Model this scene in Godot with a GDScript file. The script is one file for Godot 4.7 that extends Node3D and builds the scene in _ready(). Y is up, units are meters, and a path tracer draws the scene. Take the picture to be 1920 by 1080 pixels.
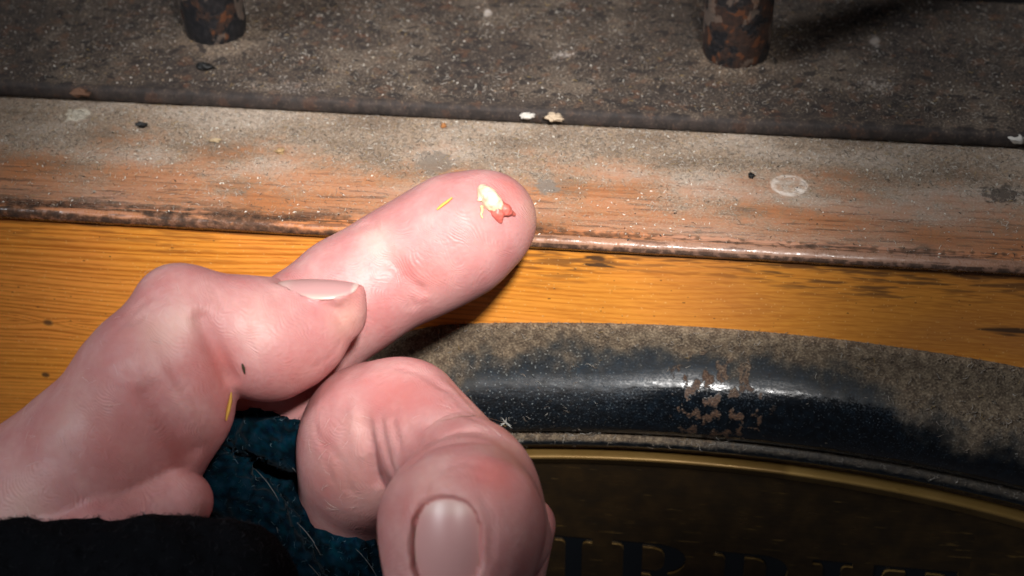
extends Node3D
# All shapes are worked out in millimetres and committed in metres.
# World axes: x along the sill, y up, z out of the front board towards the room. The sill's front edge is the origin.
const MM := 0.001
var M := {}

# ---------------------------------------------------------------- helpers
func tag(o, label := "", category := "", group := "", kind := ""):
	if label: o.set_meta("label", label)
	if category: o.set_meta("category", category)
	if group: o.set_meta("group", group)
	if kind: o.set_meta("kind", kind)
	return o

func thing(called: String, label: String, category: String, at := Vector3.ZERO) -> Node3D:
	var o := Node3D.new()
	o.name = called
	o.position = at * MM
	add_child(o, true)
	return tag(o, label, category)

func obj(called: String, mesh: Mesh, m: Material, parent: Node = self, at := Vector3.ZERO) -> MeshInstance3D:
	var o := MeshInstance3D.new()
	o.name = called
	o.mesh = mesh
	o.material_override = m
	o.position = at * MM
	parent.add_child(o, true)
	return o

func mesh_of(v: PackedVector3Array, idx: PackedInt32Array, n = null, uv = null, col = null) -> ArrayMesh:
	var a := []
	a.resize(Mesh.ARRAY_MAX)
	var w := PackedVector3Array()
	w.resize(v.size())
	for i in v.size(): w[i] = v[i] * MM
	a[Mesh.ARRAY_VERTEX] = w
	if n == null:
		n = PackedVector3Array()
		n.resize(v.size())
		for i in range(0, idx.size(), 3):
			var c := (v[idx[i + 2]] - v[idx[i]]).cross(v[idx[i + 1]] - v[idx[i]])
			n[idx[i]] += c; n[idx[i + 1]] += c; n[idx[i + 2]] += c
		for i in n.size(): n[i] = n[i].normalized() if n[i].length_squared() > 1e-20 else Vector3.UP
	a[Mesh.ARRAY_NORMAL] = n
	if uv != null: a[Mesh.ARRAY_TEX_UV] = uv
	if col != null: a[Mesh.ARRAY_COLOR] = col
	a[Mesh.ARRAY_INDEX] = idx
	var me := ArrayMesh.new()
	me.add_surface_from_arrays(Mesh.PRIMITIVE_TRIANGLES, a)
	return me

# a sheet of nx by ny points; at(i, j) gives the point, uv runs 0..1; flip turns it over; ends closes it round in j
func sheet(nx: int, ny: int, at: Callable, flip := false, wrap := false, vs := PackedFloat32Array()) -> ArrayMesh:
	var v := PackedVector3Array()
	var uv := PackedVector2Array()
	for i in nx:
		for j in ny:
			v.append(at.call(i, j))
			uv.append(Vector2(i / (nx - 1.0), vs[j] if vs.size() else j / (ny - 1.0)))
	var idx := PackedInt32Array()
	for i in nx - 1:
		for j in (ny if wrap else ny - 1):
			var a := i * ny + j
			var b := (i + 1) * ny + j
			var c := i * ny + (j + 1) % ny
			var d := (i + 1) * ny + (j + 1) % ny
			if flip: idx.append_array([a, c, b, b, c, d])
			else: idx.append_array([a, b, c, b, d, c])
	return mesh_of(v, idx, null, uv)

func noise(s: int, freq: float, oct := 3, type := FastNoiseLite.TYPE_SIMPLEX_SMOOTH) -> FastNoiseLite:
	var n := FastNoiseLite.new()
	n.seed = s
	n.frequency = freq
	n.noise_type = type
	n.fractal_octaves = oct
	if oct <= 1: n.fractal_type = FastNoiseLite.FRACTAL_NONE
	return n

func ss(a: float, b: float, x: float) -> float:
	var t := clampf((x - a) / (b - a), 0.0, 1.0)
	return t * t * (3.0 - 2.0 * t)

func rgb(r: float, g: float, b: float) -> Color: return Color(r / 255.0, g / 255.0, b / 255.0)

# row(y) gives [rgb bytes, height bytes, roughness bytes] of one line of pixels; lines are shared out over the cores
func paint(w: int, h: int, row: Callable) -> Array:
	var lines := []
	lines.resize(h)
	var job := WorkerThreadPool.add_group_task(func(y: int): lines[y] = row.call(y), h)
	WorkerThreadPool.wait_for_group_task_completion(job)
	var out := [PackedByteArray(), PackedByteArray(), PackedByteArray()]
	for y in h:
		for k in 3: out[k].append_array(lines[y][k])
	return [ImageTexture.create_from_image(Image.create_from_data(w, h, false, Image.FORMAT_RGB8, out[0])), ImageTexture.create_from_image(Image.create_from_data(w, h, false, Image.FORMAT_L8, out[1])), ImageTexture.create_from_image(Image.create_from_data(w, h, false, Image.FORMAT_L8, out[2]))]

func put3(a: PackedByteArray, c: Color):
	a.append(clampi(int(c.r * 255.0), 0, 255)); a.append(clampi(int(c.g * 255.0), 0, 255)); a.append(clampi(int(c.b * 255.0), 0, 255))

func painted(t: Array, depth_mm: float) -> StandardMaterial3D:
	var m := StandardMaterial3D.new()
	m.albedo_texture = t[0]
	m.heightmap_enabled = true
	m.heightmap_texture = t[1]
	m.heightmap_scale = depth_mm * 0.1
	m.roughness = 1.0
	m.roughness_texture = t[2]
	m.roughness_texture_channel = BaseMaterial3D.TEXTURE_CHANNEL_RED
	m.texture_repeat = false
	return m

func plain(c: Color, rough := 0.8, metal := 0.0) -> StandardMaterial3D:
	var m := StandardMaterial3D.new()
	m.albedo_color = c
	m.roughness = rough
	m.metallic = metal
	return m

# ---------------------------------------------------------------- rounded bodies: a field of tapered capsules, meshed as surface nets
class Body:
	var A := PackedVector3Array()
	var BA := PackedVector3Array()
	var IL := PackedFloat32Array()
	var RA := PackedFloat32Array()
	var DR := PackedFloat32Array()
	var RM := PackedFloat32Array()
	var G := PackedInt32Array()
	var K := PackedFloat32Array()
	var KJ := PackedFloat32Array()
	var creases := []          # [points, depth, width]
	var nails := []            # [centre, along, across, out, half length, half width, Rt, Rl]
	var bump: FastNoiseLite
	var bump_amp := 0.0
	var bump2: FastNoiseLite
	var bump2_amp := 0.0
	func group(k: float, kj: float):
		K.append(k); KJ.append(kj)
	func cap(ax: float, ay: float, az: float, ra: float, bx: float, by: float, bz: float, rb: float):
		var a := Vector3(ax, ay, az)
		var b := Vector3(bx, by, bz)
		A.append(a); BA.append(b - a); IL.append(1.0 / maxf((b - a).length_squared(), 1e-9)); RA.append(ra); DR.append(rb - ra); RM.append(maxf(ra, rb)); G.append(K.size() - 1)
	func crease(depth: float, width: float, pts: Array):
		creases.append([pts, depth, width])
	func nail(c: Vector3, l: Vector3, n: Vector3, hl: float, hw: float, rt: float, rl: float):
		l = (l - n * n.dot(l)).normalized()
		nails.append([c, l, n.cross(l), n, hl, hw, rt, rl])
	func dist(p: Vector3, act: PackedInt32Array, acr: Array) -> float:
		var d := 1e6
		var g := 1e6
		var cur := -1
		for i in act:
			var w := p - A[i]
			var h := clampf(w.dot(BA[i]) * IL[i], 0.0, 1.0)
			var e := (w - BA[i] * h).length() - RA[i] - DR[i] * h
			if G[i] != cur:
				if cur >= 0: d = join(d, g, KJ[cur])
				cur = G[i]
				g = e
			else: g = join(g, e, K[cur])
		if cur >= 0: d = join(d, g, KJ[cur])
		if absf(d) < 4.0:
			for c in acr:
				var q := 1e9
				var pts: Array = c[0]
				for j in pts.size() - 1:
					var u: Vector3 = pts[j + 1] - pts[j]
					var w2: Vector3 = p - pts[j]
					q = minf(q, (w2 - u * clampf(w2.dot(u) / maxf(u.length_squared(), 1e-9), 0.0, 1.0)).length_squared())
				if q < 9.0 * c[2] * c[2]: d += c[1] * exp(-q / (c[2] * c[2]))
			for t in nails:
				var w3: Vector3 = p - t[0]
				var n := w3.dot(t[3])
				if absf(n) > 4.5: continue
				var u := w3.dot(t[1])
				var v := w3.dot(t[2])
				var sq := pow(absf(u) / t[4], 2.5) + pow(absf(v) / t[5], 2.5)
				if sq > 4.0: continue
				var ns: float = -v * v / (2.0 * t[6]) - u * u / (2.0 * t[7])
				var w4 := 1.0 - smoothstep(0.92, 1.12, sq)
				d = lerpf(d, maxf(d, n - ns + 0.12), w4)
				d += 0.04 * exp(-pow((sq - 1.08) / 0.2, 2.0)) - 0.10 * exp(-pow((sq - 2.1) / 0.7, 2.0))
			if bump: d += bump_amp * bump.get_noise_3dv(p)
			if bump2: d += bump2_amp * bump2.get_noise_3dv(p)
		return d
	func join(a: float, b: float, k: float) -> float:
		if k <= 0.0: return minf(a, b)
		var t := maxf(k - absf(a - b), 0.0) / k
		return minf(a, b) - t * t * k * 0.25
	const NB := 8
	func block(cell: float, b: Vector3i, act: PackedInt32Array, acr: Array) -> Array:
		var n1 := NB + 1
		var f := PackedFloat32Array()
		f.resize(n1 * n1 * n1)
		var o := Vector3(b * NB) * cell
		var k := 0
		for x in n1:
			for y in n1:
				for z in n1:
					f[k] = dist(o + Vector3(x, y, z) * cell, act, acr)
					k += 1
		var verts := PackedVector3Array()
		var keys := PackedInt64Array()
		var quads := PackedInt64Array()
		var sx := n1 * n1
		for x in NB:
			for y in NB:
				for z in NB:
					var i := x * sx + y * n1 + z
					var f0 := f[i]
					var s0 := f0 < 0.0
					var c := [f0, f[i + 1], f[i + n1], f[i + n1 + 1], f[i + sx], f[i + sx + 1], f[i + sx + n1], f[i + sx + n1 + 1]]
					var cnt := 0
					for q in c: if q < 0.0: cnt += 1
					if cnt == 0 or cnt == 8: continue
					var sum := Vector3.ZERO
					var num := 0
					for e in [[0, 1, 2], [2, 3, 2], [4, 5, 2], [6, 7, 2], [0, 2, 1], [1, 3, 1], [4, 6, 1], [5, 7, 1], [0, 4, 0], [1, 5, 0], [2, 6, 0], [3, 7, 0]]:
						var fa: float = c[e[0]]
						var fb: float = c[e[1]]
						if (fa < 0.0) == (fb < 0.0): continue
						var pa := Vector3(e[0] >> 2, (e[0] >> 1) & 1, e[0] & 1)
						pa[e[2]] += fa / (fa - fb)
						sum += pa
						num += 1
					var cellv := b * NB + Vector3i(x, y, z)
					verts.append((Vector3(cellv) + sum / num) * cell)
					keys.append(key(cellv))
					for ax in 3:
						var other: float = c[4] if ax == 0 else c[2] if ax == 1 else c[1]
						if s0 == (other < 0.0): continue
						var u := Vector3i.ZERO
						var v := Vector3i.ZERO
						u[(ax + 1) % 3] = -1
						v[(ax + 2) % 3] = -1
						var q4 := [key(cellv), key(cellv + u), key(cellv + u + v), key(cellv + v)]
						if s0: q4.reverse()
						quads.append_array(q4)
		return [verts, keys, quads]
	func key(c: Vector3i) -> int: return ((c.x + 4096) << 26) | ((c.y + 4096) << 13) | (c.z + 4096)
	# the part of the field inside lo..hi as [vertices, triangles]
	func solve(cell: float, lo: Vector3, hi: Vector3) -> Array:
		var s := cell * NB
		var todo := []
		var diag := s * 0.87
		for bx in range(floori(lo.x / s), ceili(hi.x / s)):
			for by in range(floori(lo.y / s), ceili(hi.y / s)):
				for bz in range(floori(lo.z / s), ceili(hi.z / s)):
					var p := (Vector3(bx, by, bz) + Vector3.ONE * 0.5) * s
					var near := 1e6
					var ds := PackedFloat32Array()
					for i in A.size():
						var w := p - A[i]
						var h := clampf(w.dot(BA[i]) * IL[i], 0.0, 1.0)
						var e := (w - BA[i] * h).length() - RA[i] - DR[i] * h
						ds.append(e)
						near = minf(near, e)
					if near > diag + 4.0 or near < -diag - 6.0: continue
					var act := PackedInt32Array()
					for i in A.size():
						if ds[i] < maxf(near, 0.0) + 2.0 * diag + 6.0: act.append(i)
					var acr := []
					for c in creases:
						var reach := 1e9
						for q in c[0].size() - 1: reach = minf(reach, Geometry3D.get_closest_point_to_segment(p, c[0][q], c[0][q + 1]).distance_to(p))
						if reach < diag + 3.0 * c[2] + 1.0: acr.append(c)
					todo.append([Vector3i(bx, by, bz), act, acr])
		var got := []
		got.resize(todo.size())
		var job := WorkerThreadPool.add_group_task(func(i): got[i] = block(cell, todo[i][0], todo[i][1], todo[i][2]), todo.size())
		WorkerThreadPool.wait_for_group_task_completion(job)
		var at := {}
		var v := PackedVector3Array()
		for r in got:
			for i in r[0].size():
				at[r[1][i]] = v.size()
				v.append(r[0][i])
		var idx := PackedInt32Array()
		for r in got:
			var q: PackedInt64Array = r[2]
			for i in range(0, q.size(), 4):
				if at.has(q[i]) and at.has(q[i + 1]) and at.has(q[i + 2]) and at.has(q[i + 3]):
					var a: int = at[q[i]]
					var b: int = at[q[i + 1]]
					var c: int = at[q[i + 2]]
					var d: int = at[q[i + 3]]
					idx.append_array([a, b, c, a, c, d])
		return [v, idx]

const CAM_X := Vector3(0.9952, 0.0000, -0.0976)
const CAM_Y := Vector3(-0.0574, 0.8090, -0.5850)
const CAM_Z := Vector3(0.0789, 0.5878, 0.8052)
const CAM_AT := Vector3(26.9223, 190.2039, 274.5749)
const HAND_AT := Vector3(1.6595, 2.1126, 16.9250)

func husk_material(c: Color) -> StandardMaterial3D:
	var m := plain(c.linear_to_srgb(), 0.42)
	m.vertex_color_use_as_albedo = true
	m.subsurf_scatter_enabled = true
	m.subsurf_scatter_strength = 0.05
	return m

func hand_body() -> Body:
	var b := Body.new()
	b.group(3.0, 0.0)
	b.cap(-4.12, 10.81, -6.00, 8.06, -8.38, 8.55, -5.00, 9.49)
	b.cap(-8.38, 8.55, -5.00, 9.49, -13.71, 5.57, -5.50, 9.34)
	b.group(2.5, 3.0)
	b.cap(-13.73, 5.58, -6.00, 9.27, -19.30, 2.75, -6.00, 9.18)
	b.cap(-19.30, 2.75, -6.00, 9.18, -26.09, -1.37, -5.00, 9.41)
	b.cap(-26.09, -1.37, -5.00, 9.41, -32.93, -6.67, -5.00, 9.66)
	b.group(3.0, 2.0)
	b.cap(-32.93, -6.67, -5.00, 9.66, -37.69, -16.20, -4.00, 9.04)
	b.cap(-37.69, -16.20, -4.00, 9.04, -44.39, -22.85, -14.00, 6.15)
	b.cap(-44.39, -22.85, -14.00, 6.15, -56.62, -26.59, -6.00, 7.72)
	b.group(1.8, 0.5)
	b.cap(-25.94, -4.38, 12.00, 3.81, -32.32, -6.95, 13.00, 7.43)
	b.cap(-32.32, -6.95, 13.00, 7.43, -39.33, -7.06, 15.00, 8.51)
	b.cap(-39.33, -7.06, 15.00, 8.51, -47.44, -4.78, 17.00, 7.65)
	b.cap(-36.52, -8.83, 15.00, 8.35, -36.52, -8.83, 15.00, 8.35)
	b.cap(-50.70, -2.07, 18.00, 4.77, -50.70, -2.07, 18.00, 4.77)
	b.cap(-34.74, -1.78, 13.00, 3.23, -25.85, -2.10, 13.00, 3.07)
	b.cap(-33.82, -1.03, 17.60, 1.19, -26.15, -0.96, 17.00, 1.12)
	b.cap(-26.15, -0.96, 17.00, 1.12, -23.66, -0.40, 14.20, 1.37)
	b.cap(-24.96, -2.98, 14.00, 2.34, -24.96, -2.98, 14.00, 2.34)
	b.group(4.0, 1.3)
	b.cap(-48.48, -4.94, 17.00, 7.81, -53.26, -13.95, 17.00, 11.00)
	b.cap(-53.26, -13.95, 17.00, 11.00, -64.23, -29.49, 13.00, 13.90)
	b.cap(-64.23, -29.49, 13.00, 13.90, -85.39, -45.16, 8.00, 18.47)
	b.cap(-50.70, -2.07, 18.00, 4.77, -50.70, -2.07, 18.00, 4.77)
	b.cap(-50.23, -18.74, 17.00, 7.58, -50.23, -18.74, 17.00, 7.58)
	b.cap(-56.59, -24.88, 15.00, 9.47, -56.59, -24.88, 15.00, 9.47)
	b.group(2.0, 0.7)
	b.cap(-72.15, -41.96, 22.00, 9.02, -59.40, -35.95, 23.00, 6.57)
	b.cap(-59.40, -35.95, 23.00, 6.57, -48.62, -31.37, 22.00, 4.71)
	b.group(3.0, 0.5)
	b.cap(-56.97, -33.66, -8.00, 6.91, -39.60, -40.05, -22.00, 6.48)
	b.cap(-39.60, -40.05, -22.00, 6.48, -27.02, -36.03, -6.00, 8.15)
	b.cap(-27.02, -36.03, -6.00, 8.15, -22.15, -25.78, 6.00, 10.58)
	b.cap(-22.15, -25.78, 6.00, 10.58, -20.87, -22.51, 9.00, 10.64)
	b.cap(-20.87, -22.51, 9.00, 10.64, -17.18, -20.10, 12.00, 9.40)
	b.group(4.0, 1.4)
	b.cap(-16.00, -19.95, 13.00, 9.05, -6.15, -27.13, 28.00, 7.76)
	b.cap(-6.06, -27.28, 32.00, 8.03, -6.88, -32.56, 42.00, 10.68)
	b.cap(-6.88, -32.56, 42.00, 10.68, -7.96, -42.70, 45.00, 9.12)
	b.cap(-2.26, -28.98, 34.00, 5.72, -0.38, -35.50, 33.00, 6.04)
	b.group(2.0, 0.7)
	b.cap(1.94, -34.55, 25.00, 4.42, -0.39, -44.70, 22.00, 4.71)
	b.crease(0.68, 0.80, [Vector3(-19.30, 4.16, 3.93), Vector3(-17.30, 2.16, 3.99), Vector3(-14.19, -0.42, 2.88)])
	b.crease(0.38, 0.60, [Vector3(-17.45, 4.99, 4.18), Vector3(-15.81, 1.66, 3.88)])
	b.crease(0.38, 1.20, [Vector3(-22.76, 10.11, -0.29), Vector3(-21.73, 7.52, 2.36), Vector3(-19.97, 4.16, 3.87)])
	b.crease(-0.12, 3.00, [Vector3(-13.30, 2.91, 4.14), Vector3(-15.78, 5.82, 4.33)])
	b.crease(-0.44, 2.20, [Vector3(-22.63, 8.38, 1.46), Vector3(-21.72, 7.10, 2.59)])
	b.crease(1.10, 1.10, [Vector3(-45.23, -4.66, 24.66), Vector3(-43.77, -7.79, 24.06), Vector3(-42.52, -10.94, 22.96), Vector3(-41.62, -13.19, 21.62)])
	b.crease(1.32, 1.70, [Vector3(-51.79, -15.17, 28.86), Vector3(-49.85, -18.46, 27.66), Vector3(-47.74, -22.36, 24.99), Vector3(-46.76, -24.24, 22.88)])
	b.crease(0.34, 2.20, [Vector3(-51.76, -5.04, 25.57), Vector3(-49.46, -9.25, 27.24), Vector3(-47.39, -13.48, 27.19)])
	b.crease(-0.28, 2.50, [Vector3(-48.50, -3.49, 25.13), Vector3(-47.08, -7.74, 25.73)])
	b.crease(-0.17, 2.00, [Vector3(-54.09, -5.42, 25.51), Vector3(-52.41, -7.71, 27.11)])
	b.crease(0.24, 0.45, [Vector3(-56.22, -3.90, 23.28), Vector3(-54.03, -2.03, 23.30), Vector3(-51.40, -0.93, 24.06)])
	b.crease(0.24, 0.45, [Vector3(-54.96, -5.12, 25.04), Vector3(-52.90, -3.11, 24.36), Vector3(-50.37, -2.02, 24.63)])
	b.crease(0.21, 0.40, [Vector3(-57.00, -5.14, 24.11), Vector3(-54.91, -3.28, 23.60)])
	b.crease(0.18, 0.40, [Vector3(-57.88, -6.37, 24.76), Vector3(-55.63, -4.67, 24.35), Vector3(-54.25, -4.35, 24.68)])
	b.crease(1.21, 1.20, [Vector3(-21.71, -20.45, 21.06), Vector3(-20.76, -24.38, 21.15), Vector3(-19.66, -28.54, 18.73)])
	b.crease(-0.50, 1.30, [Vector3(-23.40, -18.18, 19.59), Vector3(-23.03, -21.30, 20.23), Vector3(-22.41, -24.46, 20.11)])
	b.crease(0.45, 0.80, [Vector3(-19.39, -19.55, 22.87), Vector3(-18.50, -23.32, 24.63), Vector3(-17.54, -26.38, 25.16)])
	b.crease(0.38, 0.60, [Vector3(-17.49, -19.43, 24.68), Vector3(-16.33, -22.73, 27.23)])
	b.crease(0.30, 0.60, [Vector3(-15.43, -20.06, 26.89), Vector3(-13.25, -22.34, 32.28)])
	b.crease(0.52, 1.20, [Vector3(-14.10, -24.00, 45.28), Vector3(-11.67, -22.02, 42.90), Vector3(-8.39, -21.02, 42.72), Vector3(-4.40, -20.97, 41.37)])
	b.crease(0.30, 0.70, [Vector3(-13.05, -23.06, 44.47), Vector3(-9.71, -20.77, 36.08), Vector3(-5.24, -20.04, 35.79)])
	b.crease(0.27, 0.50, [Vector3(-12.22, -19.86, 29.67), Vector3(-7.70, -17.72, 27.30), Vector3(-4.54, -18.91, 32.60)])
	b.crease(0.30, 0.60, [Vector3(-16.87, -11.94, 17.63), Vector3(-13.50, -12.70, 18.33), Vector3(-10.22, -14.78, 21.35)])
	b.crease(0.30, 0.60, [Vector3(-8.77, -14.36, 16.88), Vector3(-5.46, -17.55, 23.67)])
	b.crease(-0.28, 2.00, [Vector3(-25.52, -15.95, 16.99), Vector3(-21.51, -13.14, 17.28)])
	b.crease(-0.66, 3.00, [Vector3(-2.14, -24.27, 48.79), Vector3(1.44, -25.88, 46.87)])
	b.crease(0.30, 0.70, [Vector3(-21.87, 10.09, 0.40), Vector3(-19.14, 5.83, 3.73), Vector3(-16.65, 0.83, 3.67), Vector3(-15.51, -2.93, 1.38)])
	b.crease(0.18, 0.50, [Vector3(-26.56, 1.66, 4.58), Vector3(-22.48, -4.99, 3.67)])
	b.crease(0.16, 0.50, [Vector3(-27.14, -1.59, 18.44), Vector3(-25.54, -4.79, 16.72)])
	b.crease(0.18, 0.50, [Vector3(-38.41, -1.57, 22.11), Vector3(-38.96, -5.45, 23.88), Vector3(-38.18, -9.35, 23.89)])
	b.crease(0.14, 0.45, [Vector3(-43.88, 0.00, 22.24), Vector3(-42.13, -3.12, 23.51), Vector3(-41.74, -6.23, 24.08)])
	b.crease(0.16, 0.45, [Vector3(-29.30, -11.88, 19.03), Vector3(-27.08, -10.35, 17.33), Vector3(-25.56, -7.99, 16.46)])
	b.crease(0.30, 0.90, [Vector3(-27.81, -23.04, 18.06), Vector3(-25.36, -26.16, 18.80), Vector3(-24.32, -30.30, 17.04)])
	b.crease(0.20, 0.60, [Vector3(-29.58, -20.78, 16.24), Vector3(-27.83, -24.65, 17.90), Vector3(-27.14, -28.73, 16.70)])
	b.crease(0.22, 0.60, [Vector3(-23.76, -17.42, 19.08), Vector3(-21.24, -18.88, 21.11), Vector3(-17.14, -17.92, 23.93)])
	b.crease(0.25, 0.70, [Vector3(-55.24, -11.51, 28.45), Vector3(-52.10, -13.79, 28.86), Vector3(-50.65, -16.88, 28.37)])
	b.crease(0.20, 0.60, [Vector3(-49.22, -11.54, 27.77), Vector3(-46.89, -15.42, 26.93), Vector3(-45.03, -18.63, 24.99)])
	b.crease(0.20, 0.80, [Vector3(-64.86, -21.62, 26.57), Vector3(-61.55, -25.39, 27.65), Vector3(-57.06, -26.99, 26.96)])
	b.crease(0.20, 0.60, [Vector3(-51.19, -28.31, 25.28), Vector3(-54.91, -29.39, 26.09), Vector3(-59.08, -31.46, 28.42)])
	b.crease(0.30, 0.90, [Vector3(-11.35, -25.88, 50.52), Vector3(-11.99, -29.61, 52.08), Vector3(-11.96, -33.07, 52.60)])
	b.crease(0.25, 0.80, [Vector3(-3.88, -27.49, 52.11), Vector3(-2.46, -30.96, 52.65), Vector3(-2.81, -35.15, 52.89)])
	b.crease(0.20, 0.60, [Vector3(-9.24, -24.17, 49.85), Vector3(-6.41, -23.37, 49.24), Vector3(-3.56, -24.20, 49.49)])
	b.crease(0.16, 0.50, [Vector3(-8.50, -25.14, 50.90), Vector3(-6.38, -24.54, 50.51), Vector3(-4.25, -25.23, 50.73)])
	b.crease(0.22, 0.60, [Vector3(-13.56, -11.97, 16.88), Vector3(-9.27, -15.09, 21.38), Vector3(-6.17, -17.90, 26.86)])
	b.nail(Vector3(-29.27, 1.15, 14.14), Vector3(1.0000, 0.0000, 0.0500), Vector3(0.0200, 0.9852, 0.1700), 6.30, 4.90, 6.8, 40.0)
	b.nail(Vector3(-8.82, -34.02, 52.60), Vector3(-0.0300, -1.0000, 0.1200), Vector3(-0.1676, 0.0000, 0.9859), 6.30, 4.70, 7.0, 20.0)
	return b

func sleeve_body() -> Body:
	var b := Body.new()
	b.group(3.0, 0.0)
	b.cap(-93.11, -43.35, 30.00, 10.07, -50.37, -43.35, 30.00, 10.07)
	b.cap(-50.37, -43.35, 30.00, 10.07, -41.88, -43.95, 28.00, 10.14)
	b.cap(-41.88, -43.95, 28.00, 10.14, -36.32, -52.50, 20.00, 8.29)
	return b

func cloth_body() -> Body:
	var b := Body.new()
	b.group(2.0, 0.0)
	b.cap(-44.49, -21.83, 1.00, 3.36, -38.67, -22.62, 4.00, 3.49)
	b.cap(-38.67, -22.62, 4.00, 3.49, -34.62, -24.86, 3.00, 3.50)
	b.cap(-34.62, -24.86, 3.00, 3.50, -30.51, -26.27, -2.00, 3.39)
	b.group(3.0, 0.0)
	b.cap(-46.44, -28.87, 2.00, 4.18, -38.96, -36.89, 5.00, 4.64)
	b.cap(-38.96, -36.89, 5.00, 4.64, -32.95, -47.77, 7.00, 5.11)
	b.group(3.0, 0.0)
	b.cap(-33.22, -32.62, -2.00, 4.07, -26.53, -41.26, 0.00, 4.55)
	b.cap(-26.53, -41.26, 0.00, 4.55, -18.83, -50.21, 2.00, 4.85)
	b.group(5.0, 0.0)
	b.cap(-44.16, -30.30, -9.00, 7.97, -35.61, -39.95, -10.00, 10.86)
	b.cap(-35.61, -39.95, -10.00, 10.86, -27.96, -50.67, -12.00, 10.92)
	return b

var SKIN_SPOTS := [
	[Vector3(0.00, 16.07, -1.33), 2.6, Color(0.520, 0.140, 0.120), 0.60],
	[Vector3(-1.68, 14.09, 1.39), 2.5, Color(0.520, 0.140, 0.120), 0.35],
	[Vector3(3.40, 11.91, -3.17), 3.0, Color(0.600, 0.360, 0.260), 0.50],
	[Vector3(-13.31, 2.08, 3.89), 4.0, Color(0.520, 0.140, 0.120), 0.50],
	[Vector3(-19.99, 5.83, 3.54), 3.0, Color(0.680, 0.440, 0.380), 0.40],
	[Vector3(-23.96, 0.00, 16.46), 3.0, Color(0.520, 0.140, 0.120), 0.45],
	[Vector3(-21.34, 8.37, 2.04), 2.6, Color(0.680, 0.440, 0.380), 0.50],
	[Vector3(-5.80, 8.29, 4.93), 5.0, Color(0.560, 0.240, 0.220), 0.50],
	[Vector3(-42.60, -10.94, 22.98), 2.5, Color(0.520, 0.140, 0.120), 0.60],
	[Vector3(-37.45, -4.68, 23.53), 4.0, Color(0.680, 0.440, 0.380), 0.40],
	[Vector3(-51.03, -6.19, 26.19), 4.0, Color(0.680, 0.440, 0.380), 0.50],
	[Vector3(-48.09, -4.65, 25.28), 2.5, Color(0.680, 0.440, 0.380), 0.50],
	[Vector3(-42.37, -14.12, 21.87), 3.0, Color(0.520, 0.140, 0.120), 0.40],
	[Vector3(-56.24, -23.11, 27.26), 6.0, Color(0.520, 0.140, 0.120), 0.40],
	[Vector3(-64.28, -18.59, 25.70), 5.0, Color(0.680, 0.440, 0.380), 0.30],
	[Vector3(-54.94, -29.02, 25.96), 4.0, Color(0.400, 0.130, 0.110), 0.30],
	[Vector3(-48.27, -24.13, 24.15), 3.0, Color(0.520, 0.140, 0.120), 0.40],
	[Vector3(-16.85, -15.68, 22.12), 5.0, Color(0.520, 0.140, 0.120), 0.40],
	[Vector3(-2.13, -25.24, 49.84), 3.5, Color(0.520, 0.140, 0.120), 0.65],
	[Vector3(-11.36, -25.55, 50.26), 3.0, Color(0.680, 0.440, 0.380), 0.30],
	[Vector3(-22.87, -20.51, 20.31), 2.5, Color(0.680, 0.440, 0.380), 0.40],
	[Vector3(2.17, -26.02, 45.36), 3.0, Color(0.520, 0.140, 0.120), 0.40],
	[Vector3(-11.27, -29.58, 52.39), 3.0, Color(0.520, 0.140, 0.120), 0.35],
	[Vector3(-25.46, -28.64, 17.72), 5.0, Color(0.460, 0.220, 0.180), 0.40],
	[Vector3(-31.52, -12.61, 20.59), 4.0, Color(0.520, 0.140, 0.120), 0.30],
	[Vector3(-24.77, -4.79, 16.35), 3.0, Color(0.600, 0.360, 0.260), 0.40],
	[Vector3(-70.96, -31.62, 26.90), 5.0, Color(0.680, 0.440, 0.380), 0.50],
]
var HAIRY := [[Vector3(-28.74, -26.35, 16.60), 5.0, 0.90], [Vector3(-24.51, -20.56, 19.55), 4.0, 0.70], [Vector3(-56.06, -4.67, 24.15), 4.0, 0.80], [Vector3(-60.29, -10.82, 26.27), 5.0, 0.80], [Vector3(-51.49, 0.00, 23.56), 4.0, 0.50], [Vector3(-1303111139692300032.00, 118464649062936352.00, -11254141660978954240.00), 4.0, 0.90], [Vector3(-25.56, -30.35, 16.52), 5.0, 0.80], [Vector3(-12.39, -17.04, 25.70), 4.0, 0.35], [Vector3(-4.54, -18.91, 32.60), 4.0, 0.40], [Vector3(-71.37, -24.82, 25.21), 8.0, 0.60]]
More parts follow.
